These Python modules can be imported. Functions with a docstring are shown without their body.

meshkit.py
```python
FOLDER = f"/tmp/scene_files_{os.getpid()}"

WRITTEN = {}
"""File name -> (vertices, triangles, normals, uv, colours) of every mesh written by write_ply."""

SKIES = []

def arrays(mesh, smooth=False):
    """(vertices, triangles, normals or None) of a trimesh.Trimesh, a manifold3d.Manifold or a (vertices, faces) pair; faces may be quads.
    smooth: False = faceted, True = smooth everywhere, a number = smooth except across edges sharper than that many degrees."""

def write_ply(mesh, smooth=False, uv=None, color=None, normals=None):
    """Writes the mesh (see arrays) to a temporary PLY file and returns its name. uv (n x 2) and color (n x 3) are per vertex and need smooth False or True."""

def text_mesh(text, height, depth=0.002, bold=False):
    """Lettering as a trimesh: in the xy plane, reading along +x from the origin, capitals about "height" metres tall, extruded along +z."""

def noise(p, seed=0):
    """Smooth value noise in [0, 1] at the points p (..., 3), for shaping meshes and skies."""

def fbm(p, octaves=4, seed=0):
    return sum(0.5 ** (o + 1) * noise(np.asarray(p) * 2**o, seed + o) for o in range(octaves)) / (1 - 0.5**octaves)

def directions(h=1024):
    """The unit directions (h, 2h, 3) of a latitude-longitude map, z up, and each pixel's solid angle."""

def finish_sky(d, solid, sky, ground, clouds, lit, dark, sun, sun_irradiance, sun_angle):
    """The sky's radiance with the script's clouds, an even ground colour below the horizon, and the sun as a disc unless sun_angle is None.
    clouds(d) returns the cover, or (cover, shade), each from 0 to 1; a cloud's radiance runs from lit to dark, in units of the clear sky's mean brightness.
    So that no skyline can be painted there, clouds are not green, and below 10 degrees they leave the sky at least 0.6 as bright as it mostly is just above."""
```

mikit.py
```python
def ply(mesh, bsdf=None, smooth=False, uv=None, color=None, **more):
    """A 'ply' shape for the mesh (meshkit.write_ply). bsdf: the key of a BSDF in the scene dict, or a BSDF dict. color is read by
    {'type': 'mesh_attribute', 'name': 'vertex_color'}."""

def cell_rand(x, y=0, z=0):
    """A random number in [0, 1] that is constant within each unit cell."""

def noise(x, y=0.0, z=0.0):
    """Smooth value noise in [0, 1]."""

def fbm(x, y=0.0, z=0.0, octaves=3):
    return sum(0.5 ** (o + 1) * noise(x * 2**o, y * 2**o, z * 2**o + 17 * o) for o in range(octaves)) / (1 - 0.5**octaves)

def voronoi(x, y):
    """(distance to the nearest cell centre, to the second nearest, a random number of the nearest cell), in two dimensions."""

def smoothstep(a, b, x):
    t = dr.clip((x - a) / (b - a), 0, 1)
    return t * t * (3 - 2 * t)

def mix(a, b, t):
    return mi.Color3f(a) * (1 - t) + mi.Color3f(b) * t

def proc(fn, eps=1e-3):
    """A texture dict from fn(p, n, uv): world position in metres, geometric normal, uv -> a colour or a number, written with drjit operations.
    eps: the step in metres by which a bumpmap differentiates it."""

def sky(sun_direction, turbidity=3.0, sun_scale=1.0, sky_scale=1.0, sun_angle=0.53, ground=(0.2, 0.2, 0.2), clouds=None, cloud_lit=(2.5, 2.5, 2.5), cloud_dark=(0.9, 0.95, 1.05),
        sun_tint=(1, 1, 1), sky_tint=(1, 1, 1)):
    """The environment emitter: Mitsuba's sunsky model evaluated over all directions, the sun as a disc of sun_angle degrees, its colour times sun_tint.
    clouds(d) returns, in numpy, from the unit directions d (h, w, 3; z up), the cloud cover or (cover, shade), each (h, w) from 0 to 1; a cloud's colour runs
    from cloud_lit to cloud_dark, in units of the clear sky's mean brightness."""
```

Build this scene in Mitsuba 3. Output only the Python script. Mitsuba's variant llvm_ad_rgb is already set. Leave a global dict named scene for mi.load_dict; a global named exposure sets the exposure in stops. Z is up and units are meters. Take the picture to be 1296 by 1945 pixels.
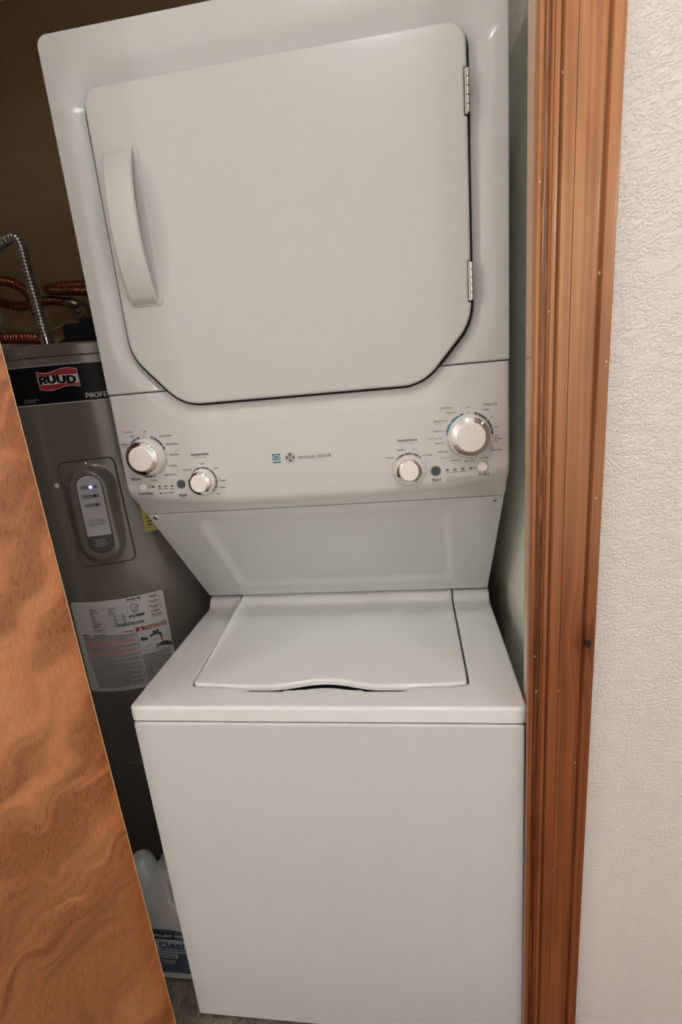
import math
import numpy as np, trimesh, drjit as dr, mitsuba as mi, mikit, meshkit, shapely
from shapely.geometry import Polygon, Point, LineString, box as sbox
from shapely import affinity
from scipy.spatial import Delaunay
from mikit import noise, fbm, smoothstep, mix, proc

scene = {"type": "scene"}
labels = {}
rng = np.random.default_rng(7)

# ------------------------------------------------------------------ camera
CAM = np.array([0.5237, -0.7328, 1.3415])
ROT = np.array([[0.9884, 0.1237, -0.0878], [-0.0513, -0.2718, -0.9610], [-0.1427, 0.9544, -0.2623]])
_u, _s, _v = np.linalg.svd(ROT); ROT = _u @ _v          # rows: right, down, forward
scene["camera"] = {
    "type": "perspective", "fov": math.degrees(2 * math.atan(648 / 972.19)), "fov_axis": "x",
    "to_world": mi.ScalarTransform4f().look_at(CAM.tolist(), (CAM + ROT[2]).tolist(), (-ROT[1]).tolist()),
    "near_clip": 0.02, "far_clip": 50.0}

# ------------------------------------------------------------------ lights
exposure = -0.05
LAMP_NEAR = dict(x=0.50, y=-0.68, r=0.070, rad=(74.0, 75.0, 74.0))
LAMP_WALL = dict(x=-1.10, y=-1.05, z=1.97, r=0.060, rad=(84.0, 84.5, 82.5))
FILL_RIGHT = dict(x=1.60, y=-1.25, z=1.84, r=0.060, rad=(52.0, 52.5, 51.5))  # unseen lamp added to brighten the heater and folding door
FILL_SPOTS = dict(y=-1.15, z=2.30, xs=(-0.55, 0.30, 1.15), aim=(-2.40, 0.45), power=(2.85, 3.0, 3.07), cone=62.0)  # unseen spots added to bounce soft fill off the end wall

# ------------------------------------------------------------------ materials
def rgb(*c): return {"type": "rgb", "value": list(c)}
def pr(key, base, rough=0.5, spec=0.5, metal=0.0, coat=0.0, coatg=0.9, two=True, bump=None, bscale=1.0):
    b = {"type": "principled", "base_color": rgb(*base) if isinstance(base, tuple) else base, "roughness": rough,
         "specular": spec, "metallic": metal}
    if coat: b["clearcoat"] = coat; b["clearcoat_gloss"] = coatg
    if bump: b = {"type": "bumpmap", "arbitrary": bump, "scale": bscale, "bsdf": b}
    scene[key] = {"type": "twosided", "bsdf": b} if two else b

pr("m_enamel", (0.86, 0.87, 0.87), 0.16, 0.5)
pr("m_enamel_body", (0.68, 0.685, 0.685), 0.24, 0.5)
pr("m_dryer_dimmed", (0.53, 0.516, 0.50), 0.26, 0.5)  # white enamel darkened to offset the stronger light on the dryer front
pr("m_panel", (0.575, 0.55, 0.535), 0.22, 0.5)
pr("m_greypanel", (0.61, 0.625, 0.615), 0.10, 0.5)
pr("m_knob", (0.82, 0.78, 0.75), 0.25, 0.5)
pr("m_chrome", (0.86, 0.85, 0.84), 0.06, 0.5, 1.0)
pr("m_steel", (0.62, 0.61, 0.59), 0.25, 0.5, 1.0)
pr("m_dark", (0.03, 0.03, 0.03), 0.5)
pr("m_darkbtn", (0.045, 0.05, 0.05), 0.3)
pr("m_ink", (0.07, 0.07, 0.07), 0.6)
pr("m_inkgrey", (0.40, 0.39, 0.38), 0.6)
pr("m_inkteal", (0.10, 0.17, 0.22), 0.6)
pr("m_blue", (0.05, 0.16, 0.25), 0.5)
pr("m_white", (0.80, 0.79, 0.77), 0.5)
pr("m_whiteprint", (0.72, 0.71, 0.69), 0.6)
pr("m_redprint", (0.40, 0.03, 0.035), 0.5)
pr("m_pinkprint", (0.55, 0.22, 0.20), 0.6)
pr("m_greyprint", (0.24, 0.24, 0.24), 0.6)
pr("m_yellow", (0.66, 0.60, 0.17), 0.5)
pr("m_tank", (0.205, 0.192, 0.170), 0.26, 0.5, 0.15, coat=1.0, coatg=0.985)
pr("m_tankcap", (0.24, 0.228, 0.205), 0.28, 0.5, 0.4)
pr("m_blackband", (0.007, 0.007, 0.007), 0.35, 0.2)
pr("m_ctrl", (0.60, 0.60, 0.62), 0.35)
pr("m_ctrlgrey", (0.09, 0.095, 0.09), 0.4)
pr("m_labelpaper", (0.78, 0.78, 0.77), 0.42, 0.5)
pr("m_copper", (0.36, 0.125, 0.07), 0.32, 0.5, 1.0)
pr("m_brass", (0.45, 0.38, 0.30), 0.3, 0.5, 1.0)
pr("m_conduit", (0.66, 0.65, 0.63), 0.27, 0.5, 1.0)
pr("m_foam", (0.012, 0.012, 0.012), 0.8, 0.3)
pr("m_wire", (0.45, 0.36, 0.16), 0.5)
pr("m_jug", (0.72, 0.74, 0.72), 0.35, 0.5)
pr("m_jugcap", (0.62, 0.66, 0.65), 0.3, 0.5)
pr("m_navy", (0.025, 0.045, 0.11), 0.4)
pr("m_labelblue", (0.085, 0.115, 0.175), 0.4)
pr("m_lightlabel", (0.45, 0.50, 0.55), 0.45)
pr("m_wallfar", (0.84, 0.815, 0.79), 0.8, 0.2)
pr("m_ceiling", (0.82, 0.80, 0.77), 0.9, 0.1)

def wall_bump(p, n, uv):
    q = fbm(p.x * 240 + p.y * 240, p.z * 260, p.y * 60, 3)
    return 0.0030 * smoothstep(0.42, 0.66, q)
def closet_col(p, n, uv):
    q = fbm(p.x * 9, p.y * 9, p.z * 6, 2)
    return mix((0.70, 0.70, 0.59), (0.84, 0.835, 0.71), 0.35 * q + 0.65 * smoothstep(0.3, 0.7, fbm(p.x * 300 + p.y * 300, p.z * 300, 0.0, 2)))
pr("m_closet", proc(closet_col), 0.85, 0.2, bump=proc(wall_bump, 4e-4))
def closet_back_col(p, n, uv):
    return mix((0.47, 0.365, 0.215), (0.52, 0.41, 0.245), fbm(p.x * 9, p.y * 9, p.z * 6, 2))
pr("m_closetback", proc(closet_back_col), 0.85, 0.2)
pr("m_wallfront", (0.74, 0.70, 0.665), 0.55, 0.35)

KN = (0.7655, 0.9262)
def pine_grain(x, y, z):
    """tone 0..1 of the stained pine, long vertical figure that swirls round a knot"""
    dx, dz = x - KN[0], z - KN[1]
    rr = dr.exp(-(dx * dx / 0.0011 + dz * dz / 0.0055))
    wx = x + 0.0045 * (noise(x * 14, y * 10, z * 2.2) - 0.5) + 0.016 * rr
    wx = wx + 0.003 * (noise(x * 40, 3.0, z * 6.0) - 0.5)
    g = fbm(wx * 300, y * 300, z * 1.3, 3)
    f = noise(wx * 900, y * 700, z * 7.0)
    broad = fbm(wx * 45, y * 45 + 4, z * 1.1, 2)
    return 0.46 * g + 0.16 * f + 0.38 * broad
def stripe(a, lo, hi, e): return smoothstep(lo - e, lo + e, a) * smoothstep(hi + e, hi - e, a)
def pine_col(p, n, uv):
    a = (p.x - 0.680 - 0.0036 * p.z) * 1000.0                    # mm across the moulding
    t = smoothstep(0.26, 0.72, pine_grain(p.x, p.y, p.z))
    low_tone = smoothstep(1.72, 0.82, p.z + 0.5 * (fbm(p.x * 12, 3.0, p.z * 2.2, 2) - 0.5))  # pine tone turns darker towards the bottom
    c = mix(mix((0.35, 0.130, 0.046), (0.53, 0.250, 0.105), t), mix((0.165, 0.040, 0.012), (0.285, 0.086, 0.030), t), low_tone)
    blot = smoothstep(0.52, 0.78, fbm(p.x * 26, p.y * 20 + 9, p.z * 5.5, 3))
    c = mix(c, c * mi.Color3f(0.62, 0.52, 0.46), blot * 0.5)
    groove_var = 0.75 + 0.5 * noise(p.z * 9, p.x * 90)
    fl = stripe(a, 7.0, 16.0, 1.4) * smoothstep(0.25, 0.55, noise(a * 0.7, 1.0, p.z * 7) * 0.6 + 0.5 * noise(a * 2.5, 4.0, p.z * 30))
    dark = 0.95 * fl + 0.85 * stripe(a, 25.0, 27.2, 0.5) + 0.6 * stripe(a, 43.2, 43.7, 0.25) + 0.6 * stripe(a, 75.0, 77.6, 0.9) + 0.35 * stripe(a, 18.2, 18.9, 0.3)  # moulding grooves coloured darker than the faces
    c = mix(c, c * mi.Color3f(0.34, 0.25, 0.20), dr.clip(dark * groove_var, 0, 1))
    dx, dz = p.x - KN[0], p.z - KN[1]
    d = dr.sqrt(dx * dx * 2.2 + dz * dz) + 0.003 * (noise(p.x * 300, 1.0, p.z * 300) - 0.5)
    c = mix((0.012, 0.006, 0.006), c, smoothstep(0.0052, 0.0078, d))
    c = mix(c * mi.Color3f(0.55, 0.40, 0.34), c, smoothstep(0.007, 0.06, d + 0.03 * noise(p.x * 60, 2.0, p.z * 40)))
    # chips in the varnish
    jx, jz = 0.02 * (noise(p.x * 500, 6.0, p.z * 350) - 0.5), 0.02 * (noise(p.x * 450, 8.0, p.z * 400) - 0.5)
    a, b, w = mikit.voronoi(p.x * 30 + jx * 1.6, p.z * 17 + jz * 1.6)
    chip = smoothstep(0.034, 0.022, a) * smoothstep(0.84, 0.86, w)
    return mix(c, (0.74, 0.62, 0.50), chip * 0.75)
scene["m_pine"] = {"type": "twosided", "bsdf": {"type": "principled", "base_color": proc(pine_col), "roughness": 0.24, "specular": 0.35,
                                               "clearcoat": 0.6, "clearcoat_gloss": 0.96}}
scene["m_jamb"] = {"type": "twosided", "bsdf": {"type": "principled", "base_color": rgb(0.42, 0.225, 0.11), "roughness": 0.07, "specular": 1.0, "clearcoat": 1.0, "clearcoat_gloss": 1.0}}

# folding door panel: edge E, running towards the room
DE = np.array([-0.034, -0.045]); DA = math.radians(52.0)
DU = np.array([-math.sin(DA), -math.cos(DA)])
def lauan_col(p, n, uv):
    s = (p.x - float(DE[0])) * float(DU[0]) + (p.y - float(DE[1])) * float(DU[1])
    z = p.z
    w1 = fbm(s * 5, 1.0, z * 3.0, 2) - 0.5
    w2 = noise(s * 26, 5.0, z * 15.0) - 0.5
    b = z + 0.95 * s + 0.17 * w1 + 0.03 * w2                     # the figure rises to the right
    broad = fbm(b * 9, s * 3.5, 2.0, 3)
    mid = fbm(b * 34 + 2.0 * w2, s * 9, 7.0, 2)
    hair = noise(s * 1100 + 9 * w1, 3.0, z * 95) * 0.5 + noise(s * 560 + z * 60, 8.0, z * 60) * 0.5
    fine = noise(b * 210 + 3 * w2, s * 22, 4.0)
    t = smoothstep(0.24, 0.74, 0.60 * broad + 0.40 * mid)
    c = mix((0.310, 0.108, 0.042), (0.610, 0.262, 0.108), t)
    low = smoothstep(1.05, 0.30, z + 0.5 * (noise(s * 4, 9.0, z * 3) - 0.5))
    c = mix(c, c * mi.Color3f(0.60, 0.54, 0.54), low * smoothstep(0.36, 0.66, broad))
    c = c * (0.80 + 0.36 * hair) * (0.95 + 0.09 * fine)
    pores = smoothstep(0.56, 0.72, hair) * smoothstep(0.60, 0.38, 0.55 * broad + 0.45 * mid)
    c = mix(c, c * mi.Color3f(0.50, 0.40, 0.36), pores * 0.7)
    return mix(c, c * mi.Color3f(0.86, 0.66, 0.45), smoothstep(0.035, 0.0, s + 0.02 * (noise(z * 9, 2.0) - 0.5)) * 0.8)
scene["m_lauan"] = {"type": "twosided", "bsdf": {"type": "principled", "base_color": proc(lauan_col), "roughness": 0.40, "specular": 0.45}}
scene["m_dooredge"] = {"type": "twosided", "bsdf": {"type": "principled", "base_color": rgb(0.55, 0.36, 0.20), "roughness": 0.5}}

def carpet_col(p, n, uv):
    q = fbm(p.x * 60, p.y * 60, 0.0, 3)
    return mix((0.17, 0.145, 0.115), (0.33, 0.29, 0.235), smoothstep(0.3, 0.7, q) * 0.6 + 0.4 * noise(p.x * 700, p.y * 700, p.z * 300))
pr("m_carpet", proc(carpet_col), 0.95, 0.1)

# ------------------------------------------------------------------ helpers
def num(key):
    if key not in scene: return key
    k = 1
    while f"{key}_{k:03d}" in scene: k += 1
    return f"{key}_{k:03d}"
THINGS = set()
def thing(key, label, cat, group=None):
    k, base = 0, key
    while key in THINGS: k += 1; key = f"{base}_{k:03d}"
    THINGS.add(key); labels[key] = {"label": label, "category": cat}
    if group: labels[key]["group"] = group
    return key
def add(name, mesh, m, parent=None, label=None, smooth=32, kind=None, **more):
    key = num(f"{parent}__{name}" if parent else name)
    if isinstance(mesh, list): mesh = trimesh.util.concatenate(mesh)
    scene[key] = mikit.ply(mesh, m, smooth=smooth, **more)
    if label or kind:
        labels[key] = {}
        if label: labels[key]["label"] = label
        if kind: labels[key]["kind"] = kind
    return key
def struct(name, mesh, m, label=None, smooth=32):
    return add(name, mesh, m, None, label, smooth, "structure")
def bx(x0, x1, y0, y1, z0, z1, r=0.0):
    if r <= 0:
        b = trimesh.creation.box((x1 - x0, y1 - y0, z1 - z0)); b.apply_translation(((x0 + x1) / 2, (y0 + y1) / 2, (z0 + z1) / 2)); return b
    import manifold3d as m3
    s = m3.Manifold.sphere(r, 12)
    pts = [s.translate((x, y, z)) for x in (x0 + r, x1 - r) for y in (y0 + r, y1 - r) for z in (z0 + r, z1 - r)]
    h = m3.Manifold.batch_hull(pts).to_mesh()
    return trimesh.Trimesh(h.vert_properties[:, :3], h.tri_verts, process=False)
def lathe(profile, n=48, axis="z", at=(0, 0, 0)):
    """profile [(r, h)] from bottom to top; axis 'z', or '-y' (h grows towards the room)"""
    p = np.asarray(profile, float); k = len(p)
    a = np.arange(n) * 2 * np.pi / n
    v = np.stack([p[:, None, 0] * np.cos(a), p[:, None, 0] * np.sin(a), np.repeat(p[:, 1:2], n, 1)], -1).reshape(-1, 3)
    i, j = np.meshgrid(np.arange(k - 1), np.arange(n), indexing="ij"); j2 = (j + 1) % n
    q = np.stack([i * n + j, i * n + j2, (i + 1) * n + j2, (i + 1) * n + j], -1).reshape(-1, 4)
    m = trimesh.Trimesh(v, np.vstack([q[:, [0, 1, 2]], q[:, [0, 2, 3]]]), process=False)
    m.update_faces(m.area_faces > 1e-14)
    if axis == "-y": m.vertices = np.stack([m.vertices[:, 0], -m.vertices[:, 2], m.vertices[:, 1]], -1)
    m.apply_translation(at); return m
def spline(pts, step=0.002):
    from scipy.interpolate import CubicSpline
    pts = np.asarray(pts, float); t = np.r_[0, np.cumsum(np.linalg.norm(np.diff(pts, axis=0), axis=1))]
    cs = CubicSpline(t, pts); L = t[-1]
    return cs(np.linspace(0, L, max(4, int(L / step))))
def tube(path, radius, n=14, ridges=None):
    """tube along path; ridges = (pitch, relative height) for corrugation"""
    P = np.asarray(path, float); k = len(P)
    s = np.r_[0, np.cumsum(np.linalg.norm(np.diff(P, axis=0), axis=1))]
    T = np.gradient(P, axis=0); T /= np.linalg.norm(T, axis=1, keepdims=True)
    nrm = np.cross(T[0], [0.3, 0.5, 0.81]); nrm /= np.linalg.norm(nrm); V = []
    for i in range(k):
        nrm = nrm - T[i] * (nrm @ T[i]); nrm /= np.linalg.norm(nrm); b = np.cross(T[i], nrm)
        a = np.arange(n) * 2 * np.pi / n
        rr = radius
        if ridges: rr = radius * (1 + ridges[1] * (abs(math.sin(math.pi * s[i] / ridges[0])) ** 0.6 - 0.7))
        V.append(P[i] + rr * (np.cos(a)[:, None] * nrm + np.sin(a)[:, None] * b))
    V = np.concatenate(V); i, j = np.meshgrid(np.arange(k - 1), np.arange(n), indexing="ij"); j2 = (j + 1) % n
    q = np.stack([i * n + j, i * n + j2, (i + 1) * n + j2, (i + 1) * n + j], -1).reshape(-1, 4)
    f = np.vstack([q[:, [0, 1, 2]], q[:, [0, 2, 3]]])
    c0, c1 = len(V), len(V) + 1; V = np.vstack([V, P[0], P[-1]])
    r0 = np.arange(n); f = np.vstack([f, np.stack([r0 * 0 + c0, (r0 + 1) % n, r0], 1), np.stack([r0 * 0 + c1, r0 + (k - 1) * n, (r0 + 1) % n + (k - 1) * n], 1)])
    return trimesh.Trimesh(V, f, process=False)
def fillet(pts, radii, seg=8):
    out, n = [], len(pts); P = [np.array(p, float) for p in pts]
    for i in range(n):
        a, b, c = P[i - 1], P[i], P[(i + 1) % n]; r = radii[i] if hasattr(radii, "__len__") else radii
        u, w = (a - b) / np.linalg.norm(a - b), (c - b) / np.linalg.norm(c - b)
        ang = math.acos(np.clip(u @ w, -1, 1)); t = r / math.tan(ang / 2)
        if r <= 0: out.append(b); continue
        o = b + (u + w) / np.linalg.norm(u + w) * r / math.sin(ang / 2)
        p0, p1 = b + u * t - o, b + w * t - o
        a0, a1 = math.atan2(p0[1], p0[0]), math.atan2(p1[1], p1[0]); d = (a1 - a0 + math.pi) % (2 * math.pi) - math.pi
        out += [o + r * np.array([math.cos(a0 + d * k / seg), math.sin(a0 + d * k / seg)]) for k in range(seg + 1)]
    return Polygon(out)
def resample(ring, bs):
    ls = LineString(ring.coords); n = max(8, int(round(ls.length / bs)))
    return np.array([ls.interpolate(k / n, normalized=True).coords[0] for k in range(n)])
def offset_ring(P, d, inward_left):
    e = np.roll(P, -1, 0) - P; e /= np.maximum(np.linalg.norm(e, axis=1, keepdims=True), 1e-12)
    t = e + np.roll(e, 1, 0); t /= np.maximum(np.linalg.norm(t, axis=1, keepdims=True), 1e-12)
    nn = np.stack([-t[:, 1], t[:, 0]], 1)
    return P + nn * d * (1 if inward_left else -1)
def hf_solid(poly, fn=None, step=0.01, bs=0.004, r=0.003, hbot=-0.01, cap=True):
    """a plate over poly with top heights fn(u, v), edges rounded by r, sides down to hbot: (V in u,v,h; F)"""
    poly = shapely.geometry.polygon.orient(poly)
    fn = fn or (lambda u, v: 0 * u)
    V, F, at, inner = [], [], 0, []
    fr = [0, .12, .35, .65, 1.0]
    for idx, ring in enumerate([poly.exterior, *poly.interiors]):
        P = resample(ring, bs); n = len(P); rows = [np.c_[P, np.full(n, hbot)]]
        for q in fr:
            O = offset_ring(P, q * r, True); d = q * r
            rows.append(np.c_[O, fn(P[:, 0], P[:, 1]) - (r - math.sqrt(max(r * r - (r - d) ** 2, 0)))])
        k = len(rows); V.append(np.concatenate(rows))
        i, j = np.meshgrid(np.arange(k - 1), np.arange(n), indexing="ij"); j2 = (j + 1) % n
        q4 = np.stack([i * n + j, i * n + j2, (i + 1) * n + j2, (i + 1) * n + j], -1).reshape(-1, 4) + at
        F += [q4[:, [0, 1, 2]], q4[:, [0, 2, 3]]]
        inner.append((rows[-1][:, :2], at + (k - 1) * n, P, at)); at += k * n
    ip = Polygon(inner[0][0], [x[0] for x in inner[1:]]).buffer(0)
    x0, y0, x1, y1 = ip.bounds
    gx, gy = np.meshgrid(np.arange(x0 + step / 2, x1, step), np.arange(y0 + step / 2, y1, step))
    g = np.c_[gx.ravel(), gy.ravel()]
    sh = ip.buffer(-0.6 * min(step, 2 * bs))
    g = g[shapely.contains_xy(sh, g[:, 0], g[:, 1])]
    pts = np.vstack([x[0] for x in inner] + [g]); idx = np.concatenate([x[1] + np.arange(len(x[0])) for x in inner] + [at + np.arange(len(g))])
    V.append(np.c_[g, fn(g[:, 0], g[:, 1])]); at += len(g)
    tri = Delaunay(pts).simplices; c = pts[tri].mean(1); tri = tri[shapely.contains_xy(ip.buffer(1e-7), c[:, 0], c[:, 1])]
    a = pts[tri]; area = cross2(a[:, 1] - a[:, 0], a[:, 2] - a[:, 0]); tri = tri[np.abs(area) > 1e-12]; area = area[np.abs(area) > 1e-12]
    tri[area < 0] = tri[area < 0][:, ::-1]; F.append(idx[tri])
    if cap:
        bp = Polygon(inner[0][2], [x[2] for x in inner[1:]])
        vb, fb = trimesh.creation.triangulate_polygon(bp, engine="earcut")
        V.append(np.c_[vb, np.full(len(vb), hbot)]); F.append(fb[:, ::-1] + at)
    return np.vstack(V), np.vstack(F)
def mk(vf, fn):
    V, F = vf; return trimesh.Trimesh(fn(V), F, process=False)
def flat_mesh(poly, h=0.0004, size=None):
    """thin plate (u, v, h) of a (multi)polygon, cut fine enough to bend"""
    ms = [trimesh.creation.extrude_polygon(g, h, engine="earcut") for g in getattr(poly, "geoms", [poly]) if g.area > 0]
    m = trimesh.util.concatenate(ms)
    if size:
        v, f = trimesh.remesh.subdivide_to_size(m.vertices, m.faces, size, max_iter=12); m = trimesh.Trimesh(v, f, process=False)
    return m
def warp(m, fn):
    m = m.copy(); m.vertices = fn(np.asarray(m.vertices)); return m
def text_at(t, u, v, h, bold=False, depth=0.0004):
    m = meshkit.text_mesh(t, h, depth, bold); m.apply_translation((u, v, 0)); return m
def cross2(a, b): return a[..., 0] * b[..., 1] - a[..., 1] * b[..., 0]
def sst(a, b, x):
    t = np.clip((x - a) / (b - a), 0, 1); return t * t * (3 - 2 * t)
def circ(u, v, r, n=24): return Point(u, v).buffer(r, n // 4)
def arc(u, v, r, w, a0, a1):
    a = np.radians(np.linspace(a0, a1, 20)); return LineString(np.c_[u + r * np.sin(a), v + r * np.cos(a)]).buffer(w / 2, 6)

# ------------------------------------------------------------------ the setting
ZC = 2.44
struct("floor", bx(-1.25, 1.75, -2.45, 1.05, -0.05, 0.0), "m_carpet", "grey-brown carpet floor")
struct("ceiling", bx(-1.25, 1.75, -2.45, 1.05, ZC, ZC + 0.05), "m_ceiling", "white ceiling")
struct("wall_back", bx(-0.86, 0.80, 0.93, 1.0, 0, ZC), "m_closetback", "closet back wall behind the water heater")
struct("wall_closet_right", bx(0.735, 0.80, 0.05, 0.93, 0, ZC), "m_closet", "textured closet side wall right of the dryer")
struct("wall_closet_left", bx(-0.86, -0.80, 0.05, 0.93, 0, ZC), "m_closet", "closet side wall left of the water heater")
struct("wall_left", bx(-1.25, -1.2, -2.4, 0.05, 0, ZC), "m_wallfar", "hall wall on the left")
struct("wall_far_right", bx(1.7, 1.75, -2.4, 0.05, 0, ZC), "m_wallfar", "hall wall on the far right")
struct("wall_rear", bx(-1.25, 1.75, -2.45, -2.4, 0, ZC), "m_wallfar", "hall wall behind the camera")
struct("wall_front_left", bx(-1.2, -0.62, -0.004, 0.05, 0, ZC), "m_wallfar", "wall left of the closet opening")
struct("wall_header", bx(-0.62, 0.70, -0.004, 0.05, 2.07, ZC), "m_wallfar", "wall above the closet opening")
def wall_front():
    x0, x1, z0, z1, s = 0.70, 1.70, 0.0, ZC, 0.00095
    xs = np.r_[0.70, np.arange(0.762, 1.055, s), np.linspace(1.06, x1, 30)]; zs = np.r_[np.linspace(z0, 0.049, 12), np.arange(0.05, 1.80, s), np.linspace(1.805, z1, 60)]
    X, Z = np.meshgrid(xs, zs)
    P = np.stack([X, 0 * X, Z], -1)
    wob = meshkit.fbm(P * [85, 1, 85], 2, 11) - 0.5; wob2 = meshkit.fbm(P * [70, 1, 80], 2, 21) - 0.5
    q = meshkit.fbm(np.stack([X * 480 + 8 * wob + Z * 40, 0 * X, Z * 570 - X * 70 + 8 * wob2], -1), 2, 3)
    q2 = meshkit.fbm(np.stack([X * 72 + wob * 4, 0 * X + 5, Z * 80 + wob2 * 3], -1), 2, 9)
    patch = sst(0.56, 0.66, q2)
    amp = 0.00100 * (0.42 + 0.58 * sst(0.3, 1.1, Z))
    h = amp * sst(0.44, 0.57, q) * (1 - 0.75 * patch) + amp * 0.85 * patch + 0.00025 * meshkit.noise(P * [420, 1, 520], 5)
    v = np.stack([X, -0.004 - h, Z], -1).reshape(-1, 3); nz, nx = X.shape
    i, j = np.meshgrid(np.arange(nz - 1), np.arange(nx - 1), indexing="ij"); a = i * nx + j
    q4 = np.stack([a, a + 1, a + nx + 1, a + nx], -1).reshape(-1, 4)
    front = trimesh.Trimesh(v, np.vstack([q4[:, [0, 1, 2]], q4[:, [0, 2, 3]]]), process=False)
    return trimesh.util.concatenate([front, bx(0.70, 1.70, -0.002, 0.05, 0, ZC)])
scene["wall_right"] = mikit.ply(wall_front(), "m_wallfront", smooth=True)
labels["wall_right"] = {"label": "off-white knockdown textured wall right of the wood casing", "kind": "structure"}

# casing profile (offset across, height off the wall), in metres
CP = np.array([(0, 0), (0, 9.5), (0.8, 12), (2.5, 13.8), (4.8, 14.2), (6.6, 13), (8.2, 11), (11, 9.8), (14, 10.2), (16.3, 12.4), (17.2, 14.2), (18, 14.6), (18.5, 13.6), (19.2, 15),
               (21.5, 16), (24, 15.4), (25, 14), (25.6, 11.5), (26.8, 11), (28, 12), (29, 14.2), (30.4, 15.2), (42.9, 15.2), (43.3, 14.2), (43.8, 15.2), (60, 15.0), (71, 15.2), (74, 14.2), (75.8, 12.2), (77, 12.0), (78, 14),
               (79.2, 17), (81, 18), (90, 18), (91.8, 17.2), (92.5, 15), (92.5, 0)]) / 1000
def casing(p0, p1, across, shear=0.0):
    """profile swept from p0 to p1 (z or x run), 'across' unit vector away from the opening"""
    p0, p1, ac = map(np.asarray, (p0, p1, across)); k, n = 24, len(CP); V = []
    for t in np.linspace(0, 1, k):
        o = p0 + (p1 - p0) * t
        for (a, h) in CP: V.append(o + ac * a + np.array([shear * o[2], -h, 0]))
    V = np.array(V); f = []
    for i in range(k - 1):
        for j in range(n - 1):
            a = i * n + j; f += [(a, a + 1, a + n + 1), (a, a + n + 1, a + n)]
    m = trimesh.Trimesh(V, f, process=False)
    return m
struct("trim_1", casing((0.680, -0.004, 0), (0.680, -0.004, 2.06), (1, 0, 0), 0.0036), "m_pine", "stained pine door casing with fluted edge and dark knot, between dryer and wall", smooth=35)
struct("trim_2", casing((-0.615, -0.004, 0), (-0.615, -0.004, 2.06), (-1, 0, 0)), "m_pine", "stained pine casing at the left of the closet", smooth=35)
struct("trim_3", casing((-0.615, -0.004, 2.06), (0.690, -0.004, 2.06), (0, 0, 1)), "m_pine", "stained pine casing above the closet", smooth=35)
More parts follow.
